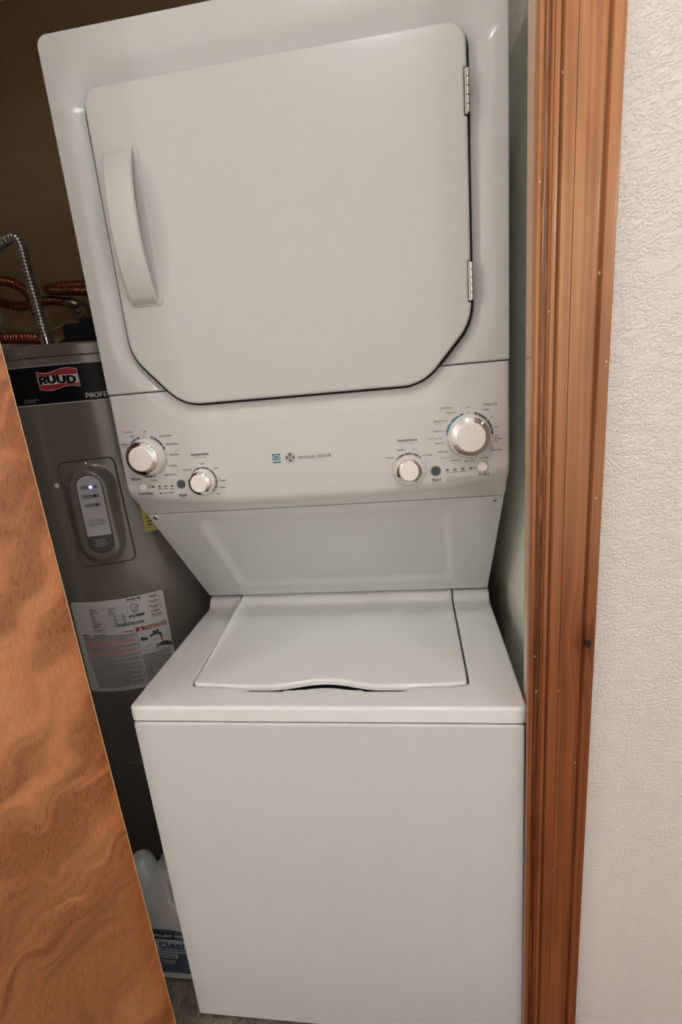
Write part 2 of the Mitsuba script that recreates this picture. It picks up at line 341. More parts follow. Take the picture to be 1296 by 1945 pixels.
struct("trim_4", bx(0.690, 0.70, -0.004, 0.05, 0, 2.07), "m_jamb", "glossy varnished door jamb reflecting the white dryer")
struct("trim_5", bx(-0.62, -0.610, -0.004, 0.05, 0, 2.07), "m_jamb", "varnished left door jamb")
struct("trim_6", bx(-0.61, 0.690, -0.004, 0.05, 2.055, 2.07), "m_jamb", "varnished head jamb")

# ceiling lamp, added fill spots and wall lamps
def ceiling_light(L, label):
    t = thing("ceiling_light", label, "ceiling lamp")
    x, y, r = L["x"], L["y"], L["r"]
    add("base", lathe([(r * 1.15, ZC - 0.03), (r * 1.15, ZC - 0.001), (0, ZC - 0.001)], 40, at=(x, y, 0)), "m_white", t)
    prof = [(r * math.sin(a), ZC - 0.03 - 0.05 * math.cos(a)) for a in np.linspace(0.001, math.pi / 2, 9)]
    scene[f"{t}__diffuser"] = mikit.ply(lathe(prof, 40, at=(x, y, 0)), "m_white", smooth=True, emitter={"type": "area", "radiance": rgb(*L["rad"])})
ceiling_light(LAMP_NEAR, "small round ceiling lamp just in front of the closet")
for x, where in zip(FILL_SPOTS["xs"], ("leftmost", "middle one", "rightmost")):                                   # added spots for bounced fill light, turned to the hall's end wall
    t = thing("fill_spot", f"{where} of the three added white fill spots turned to the hall's end wall", "spot lamp", "added fill spots bounced off the end wall")
    o = np.array([x, FILL_SPOTS["y"], FILL_SPOTS["z"]]); d = np.array([0, FILL_SPOTS["aim"][0] - o[1], FILL_SPOTS["aim"][1] - o[2]]); d /= np.linalg.norm(d)
    add("housing", tube(np.array([o - d * 0.075, o - d * 0.05, o - d * 0.02]), 0.035, 24), "m_white", t)
    add("stem", tube(np.array([[x, o[1] - d[1] * 0.05, o[2] - d[2] * 0.05], [x, o[1] - d[1] * 0.05, 2.40], [x, o[1] - d[1] * 0.05, ZC]]), 0.006, 12), "m_steel", t)
    scene[f"{t}_light"] = {"type": "spot", "to_world": mi.ScalarTransform4f().look_at(o.tolist(), (o + d).tolist(), [0, 0, 1]), "intensity": rgb(*FILL_SPOTS["power"]), "cutoff_angle": FILL_SPOTS["cone"], "beam_width": FILL_SPOTS["cone"] * 0.6}
def wall_lamp(L, label, side=-1):
    t = thing("wall_lamp", label, "wall lamp"); x, y, z, r = L["x"], L["y"], L["z"], L["r"]; wx = -1.2 if side < 0 else 1.7
    add("bracket", [bx(*sorted((wx, wx - side * 0.015)), y - 0.05, y + 0.05, z - 0.07, z + 0.07, 0.006), bx(*sorted((wx - side * 0.01, x + side * r * 0.9)), y - 0.012, y + 0.012, z - 0.012, z + 0.012)], "m_steel", t)
    ball = trimesh.creation.icosphere(3, r); ball.apply_translation((x, y, z))
    scene[f"{t}__globe"] = mikit.ply(ball, "m_white", smooth=True, emitter={"type": "area", "radiance": rgb(*L["rad"])})
wall_lamp(LAMP_WALL, "white globe lamp on the left hall wall")
wall_lamp(FILL_RIGHT, "added globe lamp on the right hall wall, fill for heater and folding door", 1)

# ------------------------------------------------------------------ folding door on the left
door = thing("folding_door", "orange-brown stained plywood folding closet door standing open at the left", "door")
LEAN = -0.009
# which side faces the camera: the panel body lies on the far side of the visible face
sgn = 1.0 if (np.array([DU[1], -DU[0]]) @ (CAM[:2] - DE)) < 0 else -1.0
def panel2(e, u, w, th, z0=0.015, z1=2.03):
    nrm = np.array([u[1], -u[0]]) * sgn
    P = [e, e + u * w, e + u * w + nrm * th, e + nrm * th]
    if cross2(P[1] - P[0], P[2] - P[1]) < 0: P = P[::-1]
    m = trimesh.creation.extrude_polygon(fillet(P, 0.0012, 4), z1 - z0, engine="earcut")
    m.apply_translation((0, 0, z0)); m.vertices[:, 0] += LEAN * (m.vertices[:, 2] - 0.9); return m
WP = 0.36
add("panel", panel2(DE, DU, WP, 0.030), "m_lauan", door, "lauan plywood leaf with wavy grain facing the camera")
eb = np.array([DU[1], -DU[0]]) * sgn
add("edge_band", panel2(DE - DU * 0.0011, DU, 0.0010, 0.030), "m_dooredge", door, "pale edge of the door leaf")
K = DE + DU * (WP + 0.003); U2 = np.array([-math.sin(DA), math.cos(DA)])
nr = np.array([DU[1], -DU[0]]) * sgn
P2 = K + U2 * 0.035
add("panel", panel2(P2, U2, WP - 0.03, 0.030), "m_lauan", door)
for z in (0.3, 1.0, 1.75):
    add("hinge", lathe([(0, -0.03), (0.005, -0.03), (0.005, 0.03), (0, 0.03)], 16, at=(K[0] + DU[0] * 0.006 + LEAN * (z - 0.9), K[1] + DU[1] * 0.006, z)), "m_brass", door)

# ------------------------------------------------------------------ stacked washer and dryer
W = 0.683
wd = thing("washer_dryer", "tall white washer with dryer on top, standing between water heater and wood casing", "washer dryer")
FR = lambda y0: (lambda V: np.stack([V[:, 0], y0 - V[:, 2], V[:, 1]], -1))     # (u,v,h) -> front face at y0
# washer cabinet
add("washer_cabinet", [bx(0.002, W - 0.002, 0.012, 0.66, 0.025, 0.765)], "m_enamel_body", wd)
add("front_panel", mk(hf_solid(fillet([(0, 0.018), (W, 0.018), (W, 0.766), (0, 0.766)], 0.004, 4), r=0.0045, step=0.04, bs=0.006, hbot=-0.03), FR(0.0)), "m_enamel_body", wd, smooth=50)
for (x, y) in ((0.05, 0.06), (W - 0.05, 0.06), (0.05, 0.6), (W - 0.05, 0.6)):
    add("foot", lathe([(0, 0), (0.018, 0), (0.018, 0.012), (0.008, 0.014), (0.008, 0.03), (0, 0.03)], 20, at=(x, y, 0)), "m_dark", wd)
# deck and lid
ZD = 0.797
LC = 0.3455
def lid_front(u):
    d = np.abs(u - LC); base = 0.0625 + 0.10 * np.maximum(d - 0.14, 0) ** 1.35 * 1.3
    return base + 0.0095 * (1 + np.cos(np.pi * np.clip(d / 0.105, 0, 1)))
def ramp(v): return 0.0225 * sst(0.392, 0.416, v)
def crease(u): return 0.0503 + 0.36 * (u - LC) ** 2
us = np.linspace(0.0895, 0.5995, 120)
lp = [(u, lid_front(u)) for u in us]
lid_poly = Polygon(lp + [(0.6005, 0.10), (0.600, 0.44), (0.080, 0.44), (0.0885, 0.10)]).buffer(-0.014).buffer(0.014)
lid_poly = lid_poly.intersection(sbox(0, 0, W, 0.434))
hole = lid_poly.buffer(0.0032)
def deck_fn(u, v):
    c, l = crease(u), lid_front(u)
    t = np.clip((v - c) / np.maximum(l - c, 1e-4), 0, 1.2); win = 1 - sst(0.17, 0.235, np.abs(u - LC))
    return ramp(v) - 0.0122 * t * win * (v < l + 0.01)
deck_poly = fillet([(-0.004, 0.0026), (W + 0.004, 0.0026), (W + 0.004, 0.44), (-0.004, 0.44)], [0.010, 0.010, 0.002, 0.002]).difference(hole)
if deck_poly.geom_type != "Polygon": deck_poly = max(deck_poly.geoms, key=lambda g: g.area)
UP = lambda V: np.stack([V[:, 0], V[:, 1], ZD + V[:, 2]], -1)
vf = hf_solid(deck_poly, deck_fn, step=0.006, bs=0.003, r=0.006, hbot=-0.0285, cap=False)
add("deck", mk(vf, UP), "m_enamel", wd, "white washer top with a raised rear ledge", smooth=50)
add("tub_well", bx(0.07, 0.62, 0.03, 0.42, ZD - 0.027, ZD - 0.024), "m_dark", wd)
def lid_fn(u, v): return ramp(v) + 0.0025
add("lid", mk(hf_solid(lid_poly, lid_fn, step=0.008, bs=0.003, r=0.0050, hbot=-0.0088), UP), "m_enamel", wd, "white washer lid with wavy front edge", smooth=50)
# back panel between the two machines
A0, A1 = np.array([0, 0.184, 1.103]), np.array([0, 0.4035, 0.8275])
LB = np.linalg.norm(A1 - A0); vd = (A0 - A1) / LB; nd = np.cross([1, 0, 0], vd)
BP = lambda V: A1 + V[:, :1] * np.array([1.0, 0, 0]) + V[:, 1:2] * vd + V[:, 2:3] * nd
ins = fillet([(0.094, 0.040), (0.606, 0.040), (0.592, LB - 0.022), (0.092, LB - 0.022)], 0.03)
def bp_fn(u, v):
    P = shapely.points(u, v); d = np.where(shapely.contains_xy(ins, u, v), shapely.distance(P, ins.exterior), 0)
    return -0.0095 * sst(0, 0.019, d)
add("back_panel", mk(hf_solid(sbox(0, 0, W, LB), bp_fn, step=0.006, bs=0.005, r=0.0015, hbot=-0.012), BP), "m_greypanel", wd, "light grey sloped panel between washer and dryer with pressed rectangle", smooth=50)
for (u, v) in ((0.0150, LB - 0.0075), (W - 0.0165, LB - 0.0075)):
    s = lathe([(0, 0), (0.0052, 0), (0.0050, 0.0018), (0.0035, 0.003), (0, 0.0033)], 20)
    sl = trimesh.util.concatenate([bx(-0.0034, 0.0034, -0.0005, 0.0005, 0.0025, 0.0035), bx(-0.0005, 0.0005, -0.0034, 0.0034, 0.0025, 0.0035)])
    put = lambda m: warp(m, lambda V: BP(V + [u, v, 0]))
    k = add("screw", put(s), "m_chrome", wd, "cross-head screw"); add("slot", put(sl), "m_dark", k)
cheek = trimesh.creation.extrude_polygon(Polygon([(0.205, 1.10), (0.42, 0.835), (0.70, 0.835), (0.70, 1.10)]), W - 0.002, engine="earcut")
cheek.vertices = np.stack([0.001 + cheek.vertices[:, 2], cheek.vertices[:, 0], cheek.vertices[:, 1]], -1); cheek.fix_normals()
add("rear_housing", cheek, "m_enamel_body", wd)
# dryer body
add("dryer_cabinet", [bx(0.003, W - 0.003, 0.157, 0.75, 1.337, 1.861), bx(0.003, W - 0.003, 0.215, 0.75, 1.1035, 1.337)], "m_enamel_body", wd)
XL, XR, ZT, ZB = 0.0600, 0.6255, 1.7850, 1.3112
door_poly = fillet([(XL, ZB + 0.088), (XL + 0.078, ZB), (XR - 0.078, ZB), (XR, ZB + 0.088), (XR, ZT), (XL, ZT)], [0.075, 0.075, 0.075, 0.075, 0.026, 0.026], 12)
def dip(u, v, soft=True):
    d = shapely.distance(door_poly, shapely.points(u, v)); wdt = np.where(v > ZT - 0.02, 0.046, 0.036)
    t = np.clip(d / wdt, 0, 1); s = 1 - sst(0, 1, t) if soft else 1 - t
    return 0.0130 * s
YF = 0.130
gap_poly = door_poly.buffer(0.0042, 8).union(affinity.translate(door_poly.buffer(0.0042, 8), -0.0042, 0)).buffer(0.0003)
fr_poly = fillet([(0.0, 1.338), (W, 1.338), (W, 1.8635), (0.0, 1.8635)], [0.003, 0.003, 0.016, 0.016]).difference(gap_poly)
if fr_poly.geom_type != "Polygon": fr_poly = max(fr_poly.geoms, key=lambda g: g.area)
add("dryer_frame", mk(hf_solid(fr_poly, lambda u, v: -dip(u, v), step=0.006, bs=0.003, r=0.003, hbot=-0.032), FR(YF)), "m_dryer_dimmed", wd, "white dryer front with a bevel sloping in to the door", smooth=50)
add("gap_shade", mk(hf_solid(gap_poly.buffer(-0.0006), step=0.05, bs=0.006, r=0.001, hbot=-0.012), FR(YF + 0.0095)), "m_foam", wd, "black plate standing in for the shaded gap round the dryer door")  # black plate added to paint the shade in the door gap
YD = 0.1240
dd = add("dryer_door", mk(hf_solid(door_poly.difference(sbox(XR - 0.004, 1.672, XR + 0.01, 1.729)).difference(sbox(XR - 0.004, 1.428, XR + 0.01, 1.485)).buffer(-0.0005).buffer(0.0005), lambda u, v: 0.0015 - 0.012 * ((u - 0.343) ** 2 + (v - 1.55) ** 2), step=0.02, bs=0.003, r=0.004, hbot=-0.022), FR(YD)), "m_dryer_dimmed", wd, "large white dryer door with clipped lower corners", smooth=50)
# arched handle
def handle():
    hz0, hz1, n = 1.476, 1.700, 40
    V = []
    for k in range(n + 1):
        t = k / n; z = hz0 + (hz1 - hz0) * t
        b = 0.0040 + 0.0270 * math.sin(math.pi * t) ** 0.62
        th = min(0.0065, b - 0.0006); e = 0.0016
        for (x, h) in [(0.0835 + e, b), (0.1275 - e, b), (0.1275, b - e), (0.1275, b - th), (0.0835, b - th), (0.0835, b - e)]:
            V.append((x, YD - 0.001 - h, z))
    m, f = 6, []
    for k in range(n):
        for j in range(m):
            a, b2 = k * m + j, k * m + (j + 1) % m; f += [(a, b2, b2 + m), (a, b2 + m, a + m)]
    f += [(0, j + 1, j) for j in range(1, 5)] + [(n * m, n * m + j, n * m + j + 1) for j in range(1, 5)]
    t = trimesh.Trimesh(V, f, process=False); t.fix_normals(); return t
hk = add("handle", handle(), "m_dryer_dimmed", dd, "white arched door handle", smooth=35)
add("handle_plate", mk(hf_solid(fillet([(0.0840, 1.4735), (0.1345, 1.4735), (0.1345, 1.7015), (0.0840, 1.7015)], 0.006), step=0.03, bs=0.004, r=0.0015, hbot=-0.003), FR(YD - 0.0035)), "m_dryer_dimmed", dd, smooth=40)
for zc in (1.7005, 1.4565):
    h = add("hinge", bx(XR - 0.0035, XR + 0.0005, YD - 0.001, YD + 0.006, zc - 0.027, zc + 0.027), "m_steel", wd, "steel door hinge")
    for k in range(5):
        c = zc - 0.0266 + 0.01064 * (k + 0.5)
        add("knuckle", lathe([(0, -0.0049), (0.0026, -0.0049), (0.0029, -0.0045), (0.0029, 0.0045), (0.0026, 0.0049), (0, 0.0049)], 18, at=(XR + 0.0005, YD - 0.0015, c)), "m_steel", h)
# control panel
def z_edge(x):
    q = np.abs(2 * x / W - 1); return 1.1330 + 0.0270 * q ** 3.2
def front_y(x, z):
    q = 2 * x / W - 1; bow = 0.0120 * (1 - q ** 2) * sst(1.335, 1.15, z)
    return YF - bow + dip(x, z, False)
def control_panel():
    xs = np.unique(np.r_[0, 0.0006, 0.0015, 0.003, 0.005, 0.008, np.linspace(0.012, W - 0.012, 170), W - 0.008, W - 0.005, W - 0.003, W - 0.0015, W - 0.0006, W])
    nv, nc, nb = 60, 10, 6; rows = []
    for x in xs:
        ze = float(z_edge(x)); zt = 1.3362; re = 0.014
        e = min(x, W - x); rr = 0.007; roundy = rr - math.sqrt(max(rr * rr - (rr - min(e, rr)) ** 2, 0))
        z = np.linspace(zt, ze + re, nv); p = np.c_[front_y(np.full(nv, x), z), z]
        ye = float(front_y(np.array([x]), np.array([ze]))[0])
        Pe = np.array([ye, ze]); Pb = np.array([0.1855, 1.1035]); d = (Pb - Pe) / np.linalg.norm(Pb - Pe)
        Q0, Q2 = p[-1], Pe + d * re; t = np.linspace(0, 1, nc + 1)[1:, None]
        cv = (1 - t) ** 2 * Q0 + 2 * t * (1 - t) * Pe + t ** 2 * Q2
        tb = np.linspace(0, 1, nb + 1)[1:, None]; bt = Q2 + (Pb - Q2) * tb
        top = np.array([[0.158, zt], [float(p[0, 0]) + 0.0012, zt + 0.0]]); p[0, 1] = zt - 0.0008
        row = np.vstack([top, p, cv, bt, [[0.22, 1.1035]]]); row[:, 0] += roundy * np.where(row[:, 0] < 0.157, 1, 0)
        rows.append(np.c_[np.full(len(row), x), row])
    V = np.array(rows); k, n, _ = V.shape; V = V.reshape(-1, 3)
    i, j = np.meshgrid(np.arange(k - 1), np.arange(n - 1), indexing="ij"); a = i * n + j
    q4 = np.stack([a, a + 1, a + n + 1, a + n], -1).reshape(-1, 4); F = [q4[:, [0, 1, 2]], q4[:, [0, 2, 3]]]
    for c, fl in ((0, False), (k - 1, True)):             # end cheeks
        o = np.arange(n) + c * n; ctr = len(V); V = np.vstack([V, [[V[o[0], 0], 0.21, 1.22]]])
        t = np.stack([np.full(n - 1, ctr), o[:-1], o[1:]], 1); F.append(t[:, ::-1] if not fl else t)
    m = trimesh.Trimesh(V, np.vstack(F), process=False); m.fix_normals(); return m
cp = add("control_panel", control_panel(), "m_panel", wd, "white curved control panel with printed lettering", smooth=25)
def ONP(V, lift=0.00025):
    return np.stack([V[:, 0], front_y(V[:, 0], V[:, 1]) - lift - V[:, 2], V[:, 1]], -1)
TXT = [["Cottons",0.5727,1.269,0.004,"t"],["Less Dry",0.5815,1.2613,0.0028,"d"],["Medium Dry",0.5619,1.2491,0.0029,"d"],["Normal",0.5627,1.2448,0.0025,"g"],["More Dry",0.5602,1.2328,0.0029,"d"],["Delicates",0.5485,1.2212,0.0044,"g"],["Less Dry",0.5615,1.2133,0.0029,"d"],["More Dry",0.5671,1.1987,0.0029,"d"],["Casuals",0.5692,1.1881,0.0044,"g"],["Less Dry",0.5867,1.1836,0.003,"d"],["More Dry",0.6092,1.1802,0.003,"d"],["Off",0.6153,1.2677,0.0026,"d"],["Time Dry",0.6394,1.2693,0.0042,"d"],["80 Min.",0.6389,1.2618,0.0026,"d"],["60",0.6519,1.25,0.0026,"d"],["40",0.6589,1.2329,0.0026,"d"],["30",0.6591,1.219,0.0027,"d"],["Damp",0.6591,1.2145,0.0027,"d"],["Dry",0.6591,1.2102,0.0027,"d"],["20",0.6524,1.1997,0.0027,"d"],["Dewrinkle",0.6517,1.1956,0.0027,"d"],["10 Min.",0.6357,1.1841,0.0027,"d"],["Temperature",0.5003,1.2217,0.004,"b"],["Time Dry Only",0.5047,1.2169,0.0025,"g"],["Medium",0.4992,1.2065,0.003,"d"],["Low",0.5235,1.2061,0.003,"d"],["Regular",0.4795,1.1952,0.003,"d"],["No Heat",0.5405,1.1952,0.003,"d"],["Start",0.5544,1.1513,0.005,"b"],["Pause",0.5563,1.1459,0.0033,"g"],["Damp",0.5777,1.1645,0.0021,"d"],["Drying",0.5893,1.1644,0.0021,"d"],["Cooling",0.601,1.1645,0.0021,"d"],["E-Dry",0.6322,1.1555,0.0043,"b"],["Sensor Dry™",0.5955,1.1522,0.0039,"g"],["Colors",0.0161,1.2702,0.0043,"t"],["Off",0.0543,1.2696,0.0028,"d"],["Light",0.0263,1.2634,0.003,"d"],["Medium",0.0074,1.2495,0.003,"d"],["Normal",0.0084,1.2455,0.0026,"g"],["Drain & Spin",0.0832,1.2598,0.003,"d"],["Speed Wash",0.0929,1.2446,0.003,"d"],["Delicates",0.0969,1.2258,0.003,"d"],["Casuals",0.0926,1.2063,0.0031,"d"],["Bulky Items",0.0803,1.1903,0.0031,"d"],["Whites",0.0137,1.1848,0.0045,"b"],["Heavy",0.0524,1.1826,0.0029,"d"],["Deep Rinse",0.0224,1.1575,0.0041,"b"],["adds rinse when using fabric softener",0.0137,1.1538,0.0017,"g"],["Wash",0.0638,1.1658,0.0023,"d"],["Rinse",0.0763,1.1655,0.0022,"d"],["Spin",0.0891,1.1652,0.0022,"d"],["Lid Locked",0.0731,1.1575,0.0029,"d"],["Temperature",0.1364,1.2227,0.0041,"b"],["All Cold Rinses",0.1406,1.218,0.0026,"g"],["Cold",0.1515,1.2068,0.0028,"d"],["Tap Cold",0.1183,1.1975,0.0028,"d"],["Cool",0.176,1.1969,0.0028,"d"],["Colors",0.1847,1.1749,0.0029,"d"],["Warm",0.1827,1.1624,0.0029,"d"],["Hot",0.1748,1.1509,0.0029,"d"],["Start",0.1028,1.1505,0.0052,"b"],["Pause",0.1049,1.1465,0.0029,"g"],["WASHER | DRYER",0.3305,1.2051,0.0050,"d"]]
ink = {"d": [], "g": [], "t": [], "b": []}
for t, x, z, h, c in TXT: ink[c].append(text_at(t, x, z, h, c == "b", 0.0003))
for c, mat, nm in (("d", "m_ink", "black lettering"), ("g", "m_inkgrey", "grey lettering"), ("t", "m_inkteal", "dark teal lettering"), ("b", "m_ink", "bold black lettering")):
    add("lettering", warp(trimesh.util.concatenate(ink[c]), ONP), mat, cp, nm, smooth=False)
K1, K2, K3, K4 = (0.0545, 1.2265), (0.1547, 1.1765), (0.5180, 1.1745), (0.6185, 1.2235)
def printed(polys, mat, label=None, lift=0.0002, name="dial_mark"):
    for q in polys: add(name, warp(flat_mesh(q, 0.0003, 0.006), lambda V: ONP(V, lift)), mat, cp, label, smooth=False)
printed([arc(*K4, 0.0365, 0.0032, -72 - 10, -12 - 5), arc(*K1, 0.0365, 0.0032, -75, -17)], "m_blue", "teal arcs round the big knobs")
printed([arc(*K4, 0.0365, 0.0032, 16, 88), arc(*K1, 0.0365, 0.0032, 22, 72), arc(*K1, 0.0365, 0.0032, 168, 205), arc(*K2, 0.0245, 0.0028, -50, 138), arc(*K3, 0.0265, 0.0028, -45, 45),
         circ(K4[0], K4[1] + 0.0375, 0.0009), circ(K1[0], K1[1] + 0.037, 0.0009)], "m_ink", "black arcs round the knobs")
printed([arc(*K4, 0.0365, 0.0030, -150, -100), arc(*K4, 0.0365, 0.0030, 165, 205), arc(*K1, 0.0365, 0.0030, 84, 150)], "m_inkgrey", "grey arcs round the big knobs")
dots = []
for (c, r, angs) in ((K4, 0.0365, (-80, -52, -25, 22, 50, 76, -107, -140, -165, 170)), (K1, 0.0365, (-25, 28, 62, 92, 120, 142, 172)), (K2, 0.0245, (-5, 35, 85, 105, 128, -45)), (K3, 0.0265, (-40, -14, 14, 40))):
    dots += [circ(c[0] + r * math.sin(math.radians(a)), c[1] + r * math.cos(math.radians(a)), 0.0010, 12) for a in angs]
printed(dots, "m_white", "white position dots", 0.0006)
printed([circ(x, z, r).difference(circ(x, z, r - 0.0008)) for (x, z, r) in ((*K4, 0.0345), (*K2, 0.0262), (*K3, 0.0288), (*K1, 0.0345))], "m_inkgrey", None, 0.0002, "dial_ring")
def knob(c, R, Hh, label, turn):
    y = float(front_y(np.array([c[0]]), np.array([c[1]]))[0]) - 0.0004; at = (c[0], y, c[1])
    s = R / 0.033
    k = add("knob", lathe([(0, 0), (R, 0), (R, 0.002), (R * 0.925, Hh * 0.78), (R * 0.92, Hh * 0.79), (0, Hh * 0.79)], 64, "-y", at), "m_knob", wd, label)
    ring = np.array([(0.66, 0.74), (0.905, 0.74), (0.915, 0.78), (0.905, 0.815), (0.86, 0.86), (0.70, 0.985), (0.675, 1.0), (0.66, 1.0)]) * [R, Hh]
    add("chrome_ring", lathe(ring, 64, "-y", at), "m_chrome", k, "polished chrome bevel ring")
    add("cap", lathe([(0, Hh * 0.9), (R * 0.665, Hh * 0.9), (R * 0.665, Hh * 1.0), (R * 0.64, Hh * 1.03), (R * 0.5, Hh * 1.045), (0, Hh * 1.05)], 64, "-y", at), "m_knob", k)
    p = bx(-0.0020 * s, 0.0020 * s, -Hh * 0.96, -Hh * 0.80, R * 0.68, R * 0.90, 0.0008); p.apply_transform(trimesh.transformations.rotation_matrix(math.radians(turn), [0, 1, 0])); p.apply_translation(at)
    add("pointer", p, "m_chrome", k)
knob(K1, 0.0325, 0.0265, "large white washer cycle knob with chrome bevel, upper left of panel", 50)
knob(K2, 0.0228, 0.0230, "small white washer temperature knob with chrome bevel", 40)
knob(K3, 0.0228, 0.0220, "small white dryer temperature knob with chrome bevel", -50)
knob(K4, 0.0345, 0.0250, "large white dryer cycle knob with chrome bevel, upper right of panel", 40)
def button(c, r, mat, label, ring="m_inkgrey"):
    y = float(front_y(np.array([c[0]]), np.array([c[1]]))[0]); at = (c[0], y, c[1])
    k = add("button", lathe([(0, -0.001), (r, -0.001), (r, 0.0022), (r * 0.9, 0.0032), (0, 0.0035)], 32, "-y", at), mat, wd, label)
    add("surround", lathe([(r * 1.04, -0.001), (r * 1.22, -0.001), (r * 1.22, 0.0006), (r * 1.04, 0.0006)], 32, "-y", at), ring, k)
button((0.1110, 1.1735), 0.0072, "m_darkbtn", "dark round washer start button")
button((0.5618, 1.1690), 0.0075, "m_darkbtn", "dark round dryer start button")
button((0.0362, 1.1715), 0.0070, "m_knob", "white round deep rinse button")
button((0.6382, 1.1712), 0.0086, "m_knob", "white round energy dry button")
printed([sbox(0.0440, 1.1690, 0.0585, 1.1736), sbox(0.6175, 1.1670, 0.6290, 1.1714)], "m_inkgrey", "grey tab beside the white buttons", 0.00015)
for (x, z) in ((0.5807, 1.1693), (0.5935, 1.1693), (0.6059, 1.1694), (0.619, 1.1693), (0.068, 1.1715), (0.0804, 1.1714), (0.0926, 1.1711), (0.0683, 1.1587), (0.0555, 1.1713)):
    add("indicator_light", warp(flat_mesh(sbox(x - 0.0024, z - 0.0010, x + 0.0024, z + 0.0010), 0.0006), lambda V: ONP(V, 0.0004)), "m_dark", cp, smooth=False)
# round maker's emblem with its script curls, blue efficiency tag, oval sensor mark
EM = (0.3167, 1.2083)
printed([circ(*EM, 0.0086, 40)], "m_ink", "round black emblem")
curls = [circ(*EM, 0.0080, 40).difference(circ(*EM, 0.0073, 40))]
for a in range(4):
    q = math.radians(45 + 90 * a); u, v = EM[0] + 0.0049 * math.cos(q), EM[1] + 0.0049 * math.sin(q)
    curls.append(affinity.rotate(LineString([(u + 0.0017 * math.cos(t) * (1 - t / 16), v + 0.0017 * math.sin(t) * (1 - t / 16)) for t in np.linspace(0, 7.5, 40)]).buffer(0.00035, 3), 90 * a, origin=(u, v)))
printed(curls, "m_whiteprint", "white curls of the emblem", 0.0005, "emblem_script")
add("emblem_letters", warp(text_at("GE", EM[0] - 0.0036, EM[1] - 0.0020, 0.0042, True, 0.0003), lambda V: ONP(V, 0.0007)), "m_whiteprint", cp, smooth=False)
ES = (0.2853, 1.2004, 0.2992, 1.2164)
printed([sbox(*ES)], "m_blue", "small blue energy tag")
printed([LineString([(0.2868, 1.2115), (0.2905, 1.2140), (0.295, 1.2138), (0.2980, 1.2112)]).buffer(0.0005), LineString([(0.2866, 1.2085), (0.291, 1.2100), (0.2952, 1.2085), (0.2982, 1.2095)]).buffer(0.0004), sbox(0.2860, 1.2035, 0.2985, 1.2058)], "m_whiteprint", None, 0.0005, "tag_print")
add("tag_letters", warp(text_at("ENERGY STAR", 0.2862, 1.2040, 0.0013, True, 0.0002), lambda V: ONP(V, 0.0008)), "m_blue", cp, smooth=False)
ov = affinity.scale(circ(0.5862, 1.1541, 0.0072, 40), 1, 0.62)
printed([ov.difference(affinity.scale(ov, 0.88, 0.82)).difference(sbox(0.584, 1.157, 0.588, 1.16))], "m_inkgrey", "grey oval sensor mark")
add("lettering", warp(text_at("CD", 0.5822, 1.1522, 0.0040, False, 0.0003), ONP), "m_inkgrey", cp, smooth=False)

# ------------------------------------------------------------------ water heater
HC = np.array([-0.298, 0.600]); HR = 0.262
def CYL(V, lift=0.0, R=HR):
    th = V[:, 0] / R; r = R + lift + V[:, 2]
    return np.stack([HC[0] + r * np.sin(th), HC[1] - r * np.cos(th), V[:, 1]], -1)
def sA(deg, R=HR): return math.radians(deg) * R
wh = thing("water_heater", "dark grey electric tank water heater behind the folding door", "water heater")
tank_prof = [(0, 0.03), (HR - 0.01, 0.03), (HR, 0.04), (HR, 1.428), (HR - 0.003, 1.431), (0, 1.431)]
add("tank", lathe(tank_prof, 160, at=(*HC, 0)), "m_tank", wh)
add("top_cap", lathe([(HR - 0.01, 1.431), (HR + 0.0014, 1.4305), (HR + 0.002, 1.434), (HR + 0.002, 1.452), (HR - 0.001, 1.4562), (HR - 0.006, 1.457), (0, 1.462)], 160, at=(*HC, 0)), "m_tankcap", wh, "lighter grey top cap")
for a in range(3):
    q = a * 2.1 + 0.5; add("foot", lathe([(0, 0), (0.02, 0), (0.02, 0.032), (0, 0.032)], 20, at=(HC[0] + 0.2 * math.cos(q), HC[1] + 0.2 * math.sin(q), 0)), "m_dark", wh)
def wrapped(poly, mat, parent, name, label=None, lift=0.0006, h=0.0004, size=0.012):
    return add(name, warp(flat_mesh(poly, h, size), lambda V: CYL(V, lift)), mat, parent, label, smooth=30)
def screw_at(parent, deg, z, lift, r=0.0045, mat="m_chrome", name="screw"):
    s = lathe([(0, 0), (r, 0), (r * 0.95, 0.0016), (r * 0.6, 0.0028), (0, 0.0032)], 20)
    add(name, warp(s, lambda V: CYL(V + [sA(deg), z, 0], lift)), mat, parent)
band = wrapped(sbox(sA(-75), 1.3300, sA(85), 1.4125), "m_blackband", wh, "brand_band", "black band with maker's flag logo below the cap", 0.0004)
wrapped(sbox(sA(-75), 1.3292, sA(85), 1.3312), "m_whiteprint", band, "stripe", "white stripe", 0.0010)
wrapped(sbox(sA(-75), 1.4115, sA(85), 1.4128), "m_whiteprint", band, "stripe", None, 0.0010)
def wavy_flag():
    u0, u1 = sA(3.8), sA(22.2); t = np.linspace(0, 1, 24); w = 0.0035 * np.sin(2 * np.pi * t)
    top = np.c_[u0 + (u1 - u0) * t, 1.3985 - w + 0.002 * t]; bot = np.c_[u0 + 0.001 + (u1 - u0) * t, 1.3630 - w + 0.001 * t]
    return Polygon(np.vstack([top, bot[::-1]]))
flag = wavy_flag().buffer(0.0015, 4)
wrapped(flag, "m_whiteprint", band, "logo_border", None, 0.0010)
wrapped(flag.buffer(-0.0012), "m_redprint", band, "logo_flag", "red wavy flag", 0.0015)
ut = [text_at("RUUD", 0, 0, 0.0150, True, 0.0004)]
ub = ut[0].bounds; sx = (sA(21.2) - sA(4.6)) / (ub[1, 0] - ub[0, 0])
